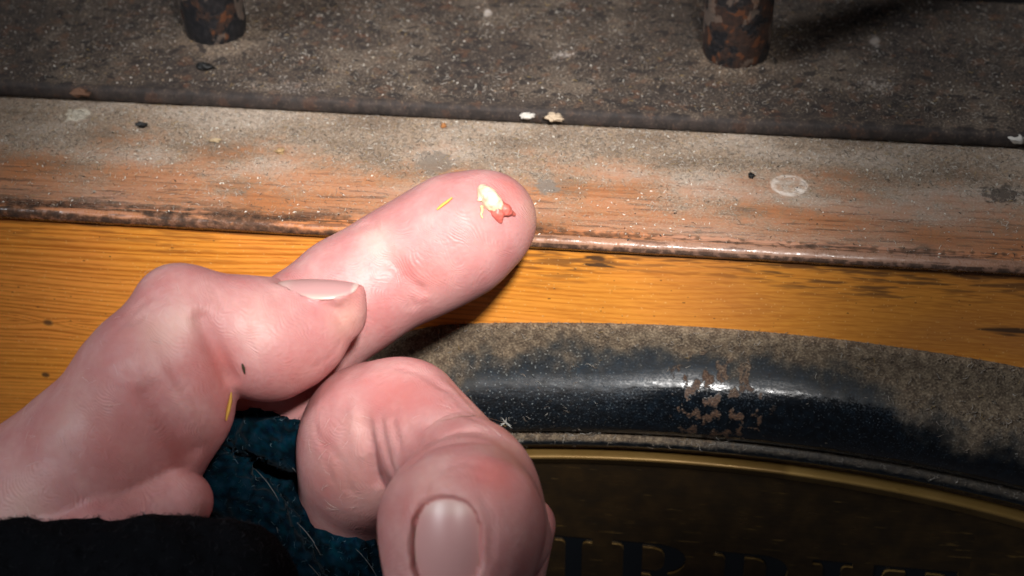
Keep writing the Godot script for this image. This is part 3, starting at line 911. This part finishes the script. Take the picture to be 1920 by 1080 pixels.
func tube(pts: Array, rad: Array, sides := 8) -> ArrayMesh:
	var v := PackedVector3Array()
	var idx := PackedInt32Array()
	for i in pts.size():
		var t: Vector3 = (pts[mini(i + 1, pts.size() - 1)] - pts[maxi(i - 1, 0)]).normalized()
		var a := t.cross(Vector3(0.31, 0.2, 0.93)).normalized()
		var b := t.cross(a)
		for q in sides:
			var w := TAU * q / sides
			v.append(pts[i] + (a * cos(w) + b * sin(w)) * rad[i])
	for i in pts.size() - 1:
		for q in sides:
			var a := i * sides + q
			var b := i * sides + (q + 1) % sides
			idx.append_array([a, a + sides, b, b, a + sides, b + sides])
	return mesh_of(v, idx)

# ---------------------------------------------------------------- the scene
func _ready():
	camera_and_light()
	materials()
	woodwork()
	iron_rail()
	round_frame()
	nameplate()
	hand()
	crumbs()
	lint()

func camera_and_light():
	var cam := Camera3D.new()
	cam.name = "camera"
	cam.basis = Basis(CAM_X, CAM_Y, CAM_Z)
	cam.position = CAM_AT * MM
	cam.near = 0.02
	cam.far = 20.0
	var lens := CameraAttributesPhysical.new()
	lens.frustum_focal_length = 84.44
	lens.frustum_near = 0.02
	lens.frustum_far = 20.0
	lens.frustum_focus_distance = 0.324
	lens.exposure_aperture = 31.0
	cam.attributes = lens
	add_child(cam)
	var env := Environment.new()
	env.background_mode = Environment.BG_COLOR
	env.background_color = Color(0.14, 0.14, 0.15)
	env.tonemap_mode = Environment.TONE_MAPPER_LINEAR
	env.tonemap_exposure = 1.95
	env.sdfgi_enabled = true
	env.ssao_enabled = true
	env.ssil_enabled = true
	var we := WorldEnvironment.new()
	we.name = "environment"
	we.environment = env
	add_child(we)
	var flash := SpotLight3D.new()      # the lamp above the lens
	flash.name = "flash_lamp"
	flash.position = Vector3(60, 266, 226) * MM
	flash.light_energy = 0.145
	flash.light_color = Color(1.0, 0.985, 0.97)
	flash.light_size = 0.016
	flash.spot_angle = 11.9
	flash.spot_angle_attenuation = 1.0
	flash.spot_range = 3.0
	flash.spot_attenuation = 2.0
	flash.shadow_enabled = true
	add_child(flash)
	flash.look_at_from_position(flash.position, Vector3(-10, 6, -6) * MM)
	var side := SpotLight3D.new()       # a big soft lamp, up on the left
	side.name = "soft_lamp"
	side.light_energy = 0.78
	side.light_color = Color(0.97, 0.985, 1.0)
	side.light_size = 0.20
	side.spot_angle = 9.6
	side.spot_angle_attenuation = 1.0
	side.spot_range = 3.0
	side.spot_attenuation = 2.0
	side.shadow_enabled = true
	add_child(side)
	side.look_at_from_position(Vector3(-245, 310, 180) * MM, Vector3(-12, 4, -4) * MM)

func materials():
	M.ledge = painted(tex_ledge(), 0.22)
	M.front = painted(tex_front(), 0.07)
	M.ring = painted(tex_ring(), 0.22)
	M.plate = painted(tex_plate(), 0.28)
	M.bar = painted(tex_rust_bar(0.08), 0.25)
	M.bar.texture_repeat = true
	M.bar_dark = painted(tex_rust_bar(-0.22), 0.2)
	M.bar_dark.texture_repeat = true
	M.brass = painted(tex_brass(), 0.04)
	M.brass.texture_repeat = true
	M.brass.metallic = 0.66
	M.brass.uv1_triplanar = true
	M.brass.uv1_scale = Vector3(0.012, 0.024, 0.012)
	M.rim = M.brass.duplicate()
	M.rim.albedo_texture = GradientTexture2D.new()
	M.rim.albedo_texture.gradient = Gradient.new()
	M.rim.albedo_texture.gradient.colors = PackedColorArray([rgb(146, 118, 76), rgb(114, 90, 56)])
	M.rim.albedo_texture.width = 64
	M.rim.albedo_texture.height = 64
	M.rim.albedo_color = Color(1.0, 0.98, 0.85)
	M.rim.metallic = 0.45
	M.rim.uv1_triplanar = false
	M.rim.uv1_scale = Vector3(3.0, 0.06, 1.0)
	M.enamel = plain(rgb(10, 14, 18), 0.22)
	M.black_iron = plain(rgb(12, 12, 13), 0.7)
	M.skin = StandardMaterial3D.new()
	M.skin.vertex_color_use_as_albedo = true
	M.skin.roughness = 0.45
	M.skin.metallic_specular = 0.38
	M.skin.subsurf_scatter_enabled = true
	M.skin.subsurf_scatter_strength = 0.12
	M.skin.heightmap_enabled = true
	M.skin.heightmap_texture = tex_skin()[0]
	M.skin.heightmap_scale = 0.016
	M.skin.uv1_triplanar = true
	M.skin.uv1_scale = Vector3.ONE * 16.6
	M.nail = StandardMaterial3D.new()
	M.nail.vertex_color_use_as_albedo = true
	M.nail.roughness = 0.36
	M.hair = StandardMaterial3D.new()
	M.hair.vertex_color_use_as_albedo = true
	M.hair.roughness = 0.35
	M.cloth = StandardMaterial3D.new()
	M.cloth.vertex_color_use_as_albedo = true
	M.cloth.roughness = 0.9
	M.cloth.metallic_specular = 0.15
	M.cloth.rim_enabled = true
	M.cloth.rim = 0.08
	M.sleeve = plain(rgb(14, 15, 18), 1.0)
	M.sleeve.metallic_specular = 0.15
	M.lint = StandardMaterial3D.new()
	M.lint.vertex_color_use_as_albedo = true
	M.lint.roughness = 0.9
	M.fuzz = StandardMaterial3D.new()
	M.fuzz.vertex_color_use_as_albedo = true
	M.fuzz.roughness = 0.6
	M.fuzz.metallic_specular = 0.2

func woodwork():
	var t := thing("wooden_sill", "dusty orange brown wooden sill with rounded front edge and varnished board below", "sill")
	var p := ledge_profile()
	var s := along(p)
	var lump := noise(5, 0.09, 3)
	obj("top_board", sheet(420, p.size(), func(i: int, j: int):
		var x := lerpf(X0, X1, i / 419.0)
		var k: float = 0.10 * lump.get_noise_2d(x, p[j].x * 2.0) + (0.14 * lump.get_noise_2d(x * 3.0, p[j].x * 3.0) if p[j].x > -3.0 else 0.0)
		return Vector3(x, p[j].y + k, p[j].x + k * 0.5), false, false, share(s)), M.ledge, t)
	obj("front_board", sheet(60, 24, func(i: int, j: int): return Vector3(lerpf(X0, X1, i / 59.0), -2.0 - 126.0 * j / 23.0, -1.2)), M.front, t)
	obj("backing", box(Vector3(X0, -128, -62), Vector3(X1, -0.9, -3.0)), plain(rgb(110, 70, 36), 0.9), t)

func box(a: Vector3, b: Vector3) -> ArrayMesh:
	var st := SurfaceTool.new()
	var m := BoxMesh.new()
	m.size = (b - a) * MM
	st.append_from(m, 0, Transform3D(Basis(), (a + b) * 0.5 * MM))
	return st.commit()

func iron_rail():
	var t := thing("iron_railing", "rusty dusty iron plate with two round black bars above the wooden sill", "railing")
	var lump := noise(6, 0.12, 3)
	var edge := noise(7, 0.25, 3)
	var prof := [Vector2(-39, 0.6), Vector2(-36.6, 0.55), Vector2(-35.6, 0.7), Vector2(-35.15, 1.0), Vector2(-35.05, 1.9), Vector2(-35.1, 2.8), Vector2(-35.35, 3.35), Vector2(-36.0, 3.6)]
	var vs := PackedFloat32Array([0.0, 0.02, 0.03, 0.04, 0.05, 0.06, 0.07, 0.08])
	for k in 100:
		prof.append(Vector2(-37.0 - k * 0.49, 3.6))
		vs.append((4.0 + 2.0 + k * 0.49) / 56.0)
	obj("plate", sheet(480, prof.size(), func(i: int, j: int):
		var x := lerpf(X0, X1, i / 479.0)
		var q: Vector2 = prof[j]
		if j < 8: return Vector3(x, q.y + 0.10 * edge.get_noise_2d(x, 1.0), q.x + 0.16 * edge.get_noise_2d(x, j * 0.6))
		return Vector3(x, q.y + 0.22 * lump.get_noise_2d(x, q.x) + plate_rise(x, q.x), q.x), true, false, vs), M.plate, t)
	for b in [[Vector3(36.0, 3.0, -57.3), 6.35, Vector3(0.0, 1, 0.02), M.bar], [Vector3(-61.2, 3.0, -56.0), 5.9, Vector3(-0.10, 1, 0.0), M.bar_dark]]:
		var dir: Vector3 = b[2].normalized()
		var r: float = b[1]
		var sx := dir.cross(Vector3.FORWARD).normalized()
		var sz := sx.cross(dir)
		obj("bar", sheet(60, 48, func(i: int, j: int):
			var h := i * 1.5
			var rr := r * (1.0 - 0.16 * exp(-h * 0.55)) + 0.12 * edge.get_noise_3d(h, j * 2.0, r)
			if i == 59: rr = 0.01
			return b[0] + dir * h + (sx * cos(TAU * j / 48.0) + sz * sin(TAU * j / 48.0)) * rr, true, true), b[3], t)
	obj("back_rail", box(Vector3(X0, -2, -95), Vector3(X1, 24, -84.0)), M.black_iron, t)

func round_frame():
	var t := thing("round_frame", "glossy black moulded frame with dusty top edge curving round the brass plate", "frame")
	var p := ring_profile()
	var s := along(p)
	var lump := noise(8, 0.06, 3)
	var lump2 := noise(9, 0.4, 2)
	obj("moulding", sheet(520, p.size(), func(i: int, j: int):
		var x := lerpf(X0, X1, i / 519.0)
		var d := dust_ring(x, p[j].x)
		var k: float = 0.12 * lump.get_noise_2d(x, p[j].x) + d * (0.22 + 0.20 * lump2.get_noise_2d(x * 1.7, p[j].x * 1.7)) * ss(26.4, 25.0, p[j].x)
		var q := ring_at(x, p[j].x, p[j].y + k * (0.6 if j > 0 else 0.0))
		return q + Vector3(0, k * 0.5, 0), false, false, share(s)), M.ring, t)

func nameplate():
	var t := thing("nameplate", "dark brass nameplate with bright upper rim and engraved black capital letters", "nameplate")
	obj("rim", sheet(300, 9, func(i: int, j: int):
		var x := lerpf(X0, X1, i / 299.0)
		var q: Vector2 = [Vector2(26.5, 0.9), Vector2(26.5, 3.4), Vector2(26.6, 3.95), Vector2(26.9, 4.15), Vector2(27.3, 4.0), Vector2(28.5, 3.05), Vector2(29.7, 2.15), Vector2(30.0, 1.95), Vector2(30.1, 1.5)][j]
		return ring_at(x, q.x, q.y)), M.rim, t)
	var plate := CSGPolygon3D.new()
	plate.name = "plate"
	var poly := PackedVector2Array()
	for i in 121:
		var x := lerpf(X0, X1, i / 120.0)
		var q := ring_at(x, 29.8, 0.0)
		if q.y < -126.0: continue
		poly.append(Vector2(q.x, q.y))
	poly.append(Vector2(poly[poly.size() - 1].x, -128)); poly.append(Vector2(poly[0].x, -128))
	plate.polygon = poly
	plate.depth = 1.6
	plate.material = M.brass
	plate.scale = Vector3.ONE * MM
	plate.position = Vector3(0, 0, 0.6) * MM
	t.add_child(plate)
	var font := SystemFont.new()
	font.font_names = PackedStringArray(["Droid Serif"])
	font.font_weight = 700
	for l in [["I", 8.0, 6.9, -65.4], ["R", 18.5, 15.6, -65.6], ["R", 37.2, 15.6, -66.6], ["I", 55.2, 7.3, -67.1], ["T", 66.3, 15.2, -67.4]]:
		var tm := TextMesh.new()
		tm.font = font
		tm.text = l[0]
		tm.font_size = 64
		tm.pixel_size = 0.2
		tm.depth = 1.0
		tm.curve_step = 0.5
		var bb := tm.get_aabb()
		var sc := Vector3(l[2] / bb.size.x, 14.2 / bb.size.y, 1.0)
		var a := tm.surface_get_arrays(0)
		var v: PackedVector3Array = a[Mesh.ARRAY_VERTEX]
		for i in v.size():
			v[i] = (v[i] - Vector3(bb.position.x, bb.end.y, 0.0)) * sc
			v[i].y -= v[i].x * 0.03
		a[Mesh.ARRAY_VERTEX] = v
		var me := ArrayMesh.new()
		me.add_surface_from_arrays(Mesh.PRIMITIVE_TRIANGLES, a)
		var cut := CSGMesh3D.new()
		cut.mesh = me
		cut.operation = CSGShape3D.OPERATION_SUBTRACTION
		cut.position = Vector3(l[1], l[3], 0.0)
		cut.name = "cut"
		cut.material = M.rim
		plate.add_child(cut, true)
		var b := a.duplicate()
		for i in v.size(): v[i] *= MM
		b[Mesh.ARRAY_VERTEX] = v
		var me2 := ArrayMesh.new()
		me2.add_surface_from_arrays(Mesh.PRIMITIVE_TRIANGLES, b)
		var o := obj("letter", me2, M.enamel, t, Vector3(l[1], l[3], 0.6 - 0.42 - 0.5))
		o.scale = Vector3(1, 1, 1)

func shade(v: PackedVector3Array, base: Color, spots: Array, seed_: int, red: Color, pale: Color) -> PackedColorArray:
	var n := noise(seed_, 0.12, 4)
	var n2 := noise(seed_ + 1, 0.7, 3)
	var c := PackedColorArray()
	for p in v:
		var k := n.get_noise_3dv(p) + 0.35 * n2.get_noise_3dv(p)
		var q := base.lerp(red, clampf(k * 0.85, 0.0, 0.55)).lerp(pale, clampf(-k * 0.9, 0.0, 0.5))
		for s in spots:
			var d: float = p.distance_squared_to(s[0]) / (s[1] * s[1])
			if d < 6.0: q = q.lerp(s[2], s[3] * exp(-d))
		c.append(q)
	return c

func nail_mesh(t: Array, up: float) -> ArrayMesh:
	var v := PackedVector3Array()
	var c := PackedColorArray()
	var idx := PackedInt32Array()
	var rings := 14
	var sides := 48
	for i in rings + 1:
		for j in sides:
			var a := TAU * j / sides
			var r := minf(i / (rings - 1.0), 1.0)
			var k := pow(pow(absf(cos(a)), 2.5) + pow(absf(sin(a)), 2.5), -0.4) * r * 0.98
			var u: float = cos(a) * k * t[4]
			var w: float = sin(a) * k * t[5]
			var n: float = -w * w / (2.0 * t[6]) - u * u / (2.0 * t[7]) + up - (0.5 if i == rings else 0.14 * pow(r, 6.0))
			v.append(t[0] + t[1] * u + t[2] * w + t[3] * n)
			var col := Color(0.54, 0.29, 0.275)
			col = col.lerp(Color(0.60, 0.39, 0.36), ss(-0.5, -0.8, u / t[4]))
			col = col.lerp(Color(0.64, 0.50, 0.44), ss(0.84, 0.90, u / t[4]))
			col = col.lerp(Color(0.58, 0.44, 0.36), 0.5 * ss(0.84, 0.97, absf(w) / (t[5] * pow(maxf(1.0 - pow(absf(u / t[4]), 3.0), 0.02), 1.0 / 3.0))))
			c.append(col)
	for i in rings:
		for j in sides:
			var a := i * sides + j
			var b := i * sides + (j + 1) % sides
			idx.append_array([a, a + sides, b, b, a + sides, b + sides])
	var me := mesh_of(v, idx, null, null, c)
	var n := PackedVector3Array()
	return me

func hand():
	var t := thing("person", "bare pink hand with pointing index finger and bent thumb, black sleeve at wrist", "person")
	t.transform = Transform3D(Basis(CAM_X, CAM_Y, CAM_Z), HAND_AT * MM)
	var b := hand_body()
	var r := b.solve(0.48, Vector3(-104, -76, -24), Vector3(8, 24, 62))
	var red := Color(0.47, 0.15, 0.145)
	var skin := obj("hand", mesh_of(r[0], r[1], null, null, shade(r[0], Color(0.51, 0.232, 0.222), SKIN_SPOTS, 90, red, Color(0.61, 0.345, 0.32))), M.skin, t)
	for k in b.nails: obj("nail", nail_mesh(k, 0.10), M.nail, skin)
	var hv: PackedVector3Array = r[0]
	var hn: PackedVector3Array = skin.mesh.surface_get_arrays(0)[Mesh.ARRAY_NORMAL]
	scatter("fine_hair", "", "", tube([Vector3(-0.5, 0, 0), Vector3(-0.2, 0.10, 0.02), Vector3(0.15, 0.14, 0.06), Vector3(0.5, 0.1, 0.12)], [0.009, 0.009, 0.007, 0.003], 4), M.hair, 320, 303, func(rng: RandomNumberGenerator):
		var k: int = rng.randi() % hv.size()
		var p := hv[k]
		if rng.randf() > HAIRY.reduce(func(s, q): return maxf(s, q[2] * exp(-p.distance_squared_to(q[0]) / (q[1] * q[1]))), 0.0): return null
		return [p, hn[k], 0.9 + rng.randf() * 1.6, Color(0.70, 0.58, 0.52)], 0.25, skin)
	var sl := sleeve_body()
	sl.bump = noise(93, 0.11, 2); sl.bump_amp = 0.8
	sl.bump2 = noise(97, 0.6, 3); sl.bump2_amp = 0.5
	var q := sl.solve(0.7, Vector3(-120, -70, -4), Vector3(-20, -28, 48))
	var so := obj("sleeve", mesh_of(q[0], q[1]), M.sleeve, t)
	var sv: PackedVector3Array = q[0]
	scatter("fuzz", "", "", fibre(0.5, 0.6, 0.04), M.fuzz, 9000, 301, func(rng: RandomNumberGenerator):
		var p: Vector3 = sv[rng.randi() % sv.size()]
		return [p, Vector3(0, 0.5, 0.8), 0.5 + rng.randf() * 0.9, Color(0.004, 0.004, 0.005).lerp(Color(0.04, 0.04, 0.045), pow(rng.randf(), 3.0))], 1.2, so)
	# the woollen cloth bunched inside the hand
	var cl := cloth_body()
	cl.bump = noise(94, 0.22, 3); cl.bump_amp = 1.3
	cl.bump2 = noise(95, 0.9, 2); cl.bump2_amp = 0.6
	var w := cl.solve(0.55, Vector3(-60, -66, -24), Vector3(-8, -18, 20))
	var wo := MeshInstance3D.new()
	wo.name = "woollen_cloth"
	var cv: PackedVector3Array = w[0]
	var cc := PackedColorArray()
	var n := noise(96, 0.5, 3)
	for p in cv: cc.append(Color(0.0015, 0.006, 0.010).lerp(Color(0.004, 0.021, 0.036), clampf(0.5 + n.get_noise_3dv(p) * 1.4, 0.0, 1.0)))
	wo.mesh = mesh_of(cv, w[1], null, null, cc)
	wo.material_override = M.cloth
	wo.transform = t.transform
	add_child(wo, true)
	tag(wo, "dark blue woollen cloth bunched in folds between the thumb and the curled finger", "cloth")
	scatter("wool_fuzz", "", "", fibre(0.6, 0.8, 0.045), M.fuzz, 6000, 302, func(rng: RandomNumberGenerator):
		var p: Vector3 = cv[rng.randi() % cv.size()]
		var k := pow(rng.randf(), 7.0)
		return [p, Vector3(0, 0.3, 0.9), 0.35 + rng.randf() * 0.75, Color(0.005, 0.022, 0.04).lerp(Color(0.20, 0.30, 0.35), k)], 1.1, wo)
	for k in 7:
		var rng := RandomNumberGenerator.new()
		rng.seed = 400 + k
		var p: Vector3 = [Vector3(-38, -34, 8.5), Vector3(-33, -36, 9), Vector3(-31.5, -42, 9.5), Vector3(-24, -40, 9), Vector3(-40, -28, 5.5), Vector3(-20, -42, 9), Vector3(-35.5, -26.5, 5)][k]
		var pts := []
		var dirv := Vector3(0.4 + rng.randf() * 0.4, -1, 0.2)
		for i in 6: pts.append(p + dirv * i * (0.7 + 0.3 * rng.randf()) + Vector3(sin(i * 0.6) * 0.5, 0, 0.5 * sin(i * 0.6)))
		obj("loose_hair", tube(pts, [0.02, 0.045, 0.05, 0.05, 0.045, 0.02], 5), plain(Color(0.42, 0.42, 0.42), 0.5), wo)

func crumbs():
	bits()
	# flakes and crumbs on the iron plate and the sill
	var cream := plain(rgb(176, 156, 132), 0.9)
	var white := plain(rgb(186, 180, 172), 0.9)
	var black := plain(rgb(14, 13, 12), 0.6)
	for f in [
		["paint_flake", Vector3(4.3, 2.7, -34.5), 1.5, 0.5, 1.1, cream, "pale tan paint flake hanging on the iron plate's front edge above fingertip", 1],
		["paint_flake", Vector3(-0.6, 2.6, -34.7), 1.2, 0.5, 0.8, white, "small white chip beside an orange rust spot on the iron plate's edge", 2],
		["paint_flake", Vector3(85.8, 2.6, -35.4), 1.5, 0.7, 1.2, white, "chalk white paint lump at the far right end of the iron edge", 3],
		["paint_flake", Vector3(-82.0, 2.8, -34.6), 1.6, 0.7, 1.0, plain(rgb(106, 76, 58), 0.9), "brown crumb on the iron plate's edge at far left", 4],
		["crumb", Vector3(-60.9, 4.1, -43.6), 1.5, 0.7, 0.8, black, "black crumb on the iron plate in front of the left bar", 5],
		["crumb", Vector3(39.3, 0.6, -22.0), 0.55, 0.4, 0.6, black, "tiny black speck on the sill left of the white splash ring", 6],
		["crumb", Vector3(-69.4, 0.7, -27.9), 0.9, 0.5, 0.6, black, "small black crumb on the left part of the dusty sill", 7],
		["crumb", Vector3(-43.0, 0.7, -21.7), 0.7, 0.5, 0.6, plain(rgb(160, 132, 94), 0.8), "tan crumb on the dusty sill left of the pale scuff", 8],
		["crumb", Vector3(-15.5, 0.8, -32.8), 0.5, 0.4, 0.5, plain(rgb(150, 98, 52), 0.8), "tiny orange crumb on the sill close under the iron edge", 9],
		["crumb", Vector3(-55.0, 0.8, -24.0), 1.0, 0.35, 0.4, plain(rgb(158, 138, 108), 0.8), "thin straw coloured sliver on the dusty left sill", 10],
	]:
		var o := obj(f[0], flake(f[2], f[3], f[4], 700 + f[7], 0.5), f[5], self, f[1])
		tag(o, f[6], f[0].replace("_", " "), "loose crumbs and flakes on the sill and plate")
	# white fluff with one long hair caught by the curled finger
	var fl := thing("fluff", "white tuft of fluff with a long hair between curled finger and black frame", "fluff", FLUFF_AT)
	var rng := RandomNumberGenerator.new()
	rng.seed = 55
	var hairm := plain(Color(0.62, 0.62, 0.60), 0.5)
	for k in 9:
		var d := Vector3(rng.randfn(), rng.randfn() * 0.8, rng.randfn() * 0.5).normalized() * (0.9 + rng.randf())
		obj("strand", tube([d * -0.1, d * 0.5 + Vector3(0, 0.1, 0.1), d], [0.14, 0.09, 0.02], 5), hairm, fl)
	obj("hair", tube(FLUFF_HAIR, [0.05, 0.05, 0.045, 0.045, 0.04, 0.02], 5), plain(Color(0.55, 0.42, 0.36), 0.4), fl)

func lint():
	var f1 := fibre(0.35, 0.5, 0.045)
	scatter("sill_lint", "grey brown lint and dust lying on the wooden sill", "dust", f1, M.lint, 54000, 201, func(rng: RandomNumberGenerator):
		var x: float = rng.randf_range(-162, 155)
		var z: float = rng.randf_range(-36.0, -1.0)
		var d := dust_ledge(x, z)
		if rng.randf() > d * d + 0.05 + 0.10 * ss(0.0, -60.0, x): return null
		return [Vector3(x, 0.3 + rng.randf() * 0.25 * d, z), Vector3.UP, 0.22 + pow(rng.randf(), 2.5) * 0.9, lint_colour(rng)], 1.0)
	scatter("plate_lint", "grey lint and dust lying on the iron plate", "dust", fibre(0.3, -0.6, 0.06), M.lint, 33000, 202, func(rng: RandomNumberGenerator):
		var x: float = rng.randf_range(-162, 155)
		var z: float = rng.randf_range(-85.0, -35.6)
		if rng.randf() > 0.55 + 0.7 * nd1.get_noise_2d(x, z) - 1.1 * ss(-38.5, -36.0, z): return null
		return [Vector3(x, 3.65 + plate_rise(x, z) + rng.randf() * 0.15, z), Vector3.UP, 0.22 + pow(rng.randf(), 2.5) * 0.8, lint_colour(rng).darkened(0.12)], 0.9)
	scatter("sill_grit", "pale gritty specks sprinkled over the dusty wooden sill", "grit", fibre(0.15, 0.3, 0.28), M.lint, 5200, 204, func(rng: RandomNumberGenerator):
		var x: float = rng.randf_range(-162, 155)
		var z: float = rng.randf_range(-36.0, -0.6)
		if rng.randf() > 0.35 + 0.5 * dust_ledge(x, z): return null
		var k := rng.randf()
		return [Vector3(x, 0.34, z), Vector3.UP, 0.12 + pow(rng.randf(), 3.0) * 0.42, Color(0.72, 0.68, 0.60) if k > 0.45 else Color(0.46, 0.38, 0.29) if k > 0.2 else Color(0.05, 0.04, 0.035)], 1.2)
	scatter("plate_grit", "pale gritty specks sprinkled over the iron plate", "grit", fibre(0.15, 0.3, 0.28), M.lint, 4200, 205, func(rng: RandomNumberGenerator):
		var x: float = rng.randf_range(-162, 155)
		var z: float = rng.randf_range(-84.0, -36.2)
		var k := rng.randf()
		return [Vector3(x, 3.72 + plate_rise(x, z), z), Vector3.UP, 0.12 + pow(rng.randf(), 3.0) * 0.45, Color(0.62, 0.57, 0.50) if k > 0.5 else Color(0.34, 0.24, 0.16) if k > 0.25 else Color(0.03, 0.026, 0.024)], 1.2)
	var p := ring_profile()
	scatter("frame_lint", "brown lint and dust caught along the top of the black frame", "dust", fibre(0.4, 0.7, 0.05), M.lint, 12000, 203, func(rng: RandomNumberGenerator):
		var x: float = rng.randf_range(-162, 155)
		var j: int = rng.randi() % (p.size() - 6)
		var q: Vector2 = p[j].lerp(p[j + 1], rng.randf())
		var d := dust_ring(x, q.x)
		if rng.randf() > d * d * (0.30 + 0.5 * nd1.get_noise_2d(x * 1.5, q.x * 2.0)) + 0.003 + 0.02 * ss(30.0, 0.0, x): return null
		var nn: Vector2 = p[j + 1] - p[j]
		return [ring_at(x, q.x, q.y + 0.25 * d) + Vector3(0, 0.25 * d, 0), Vector3(0, nn.y, nn.x).normalized(), 0.2 + pow(rng.randf(), 3.0) * 1.2, lint_colour(rng).darkened(0.45)], 1.1)
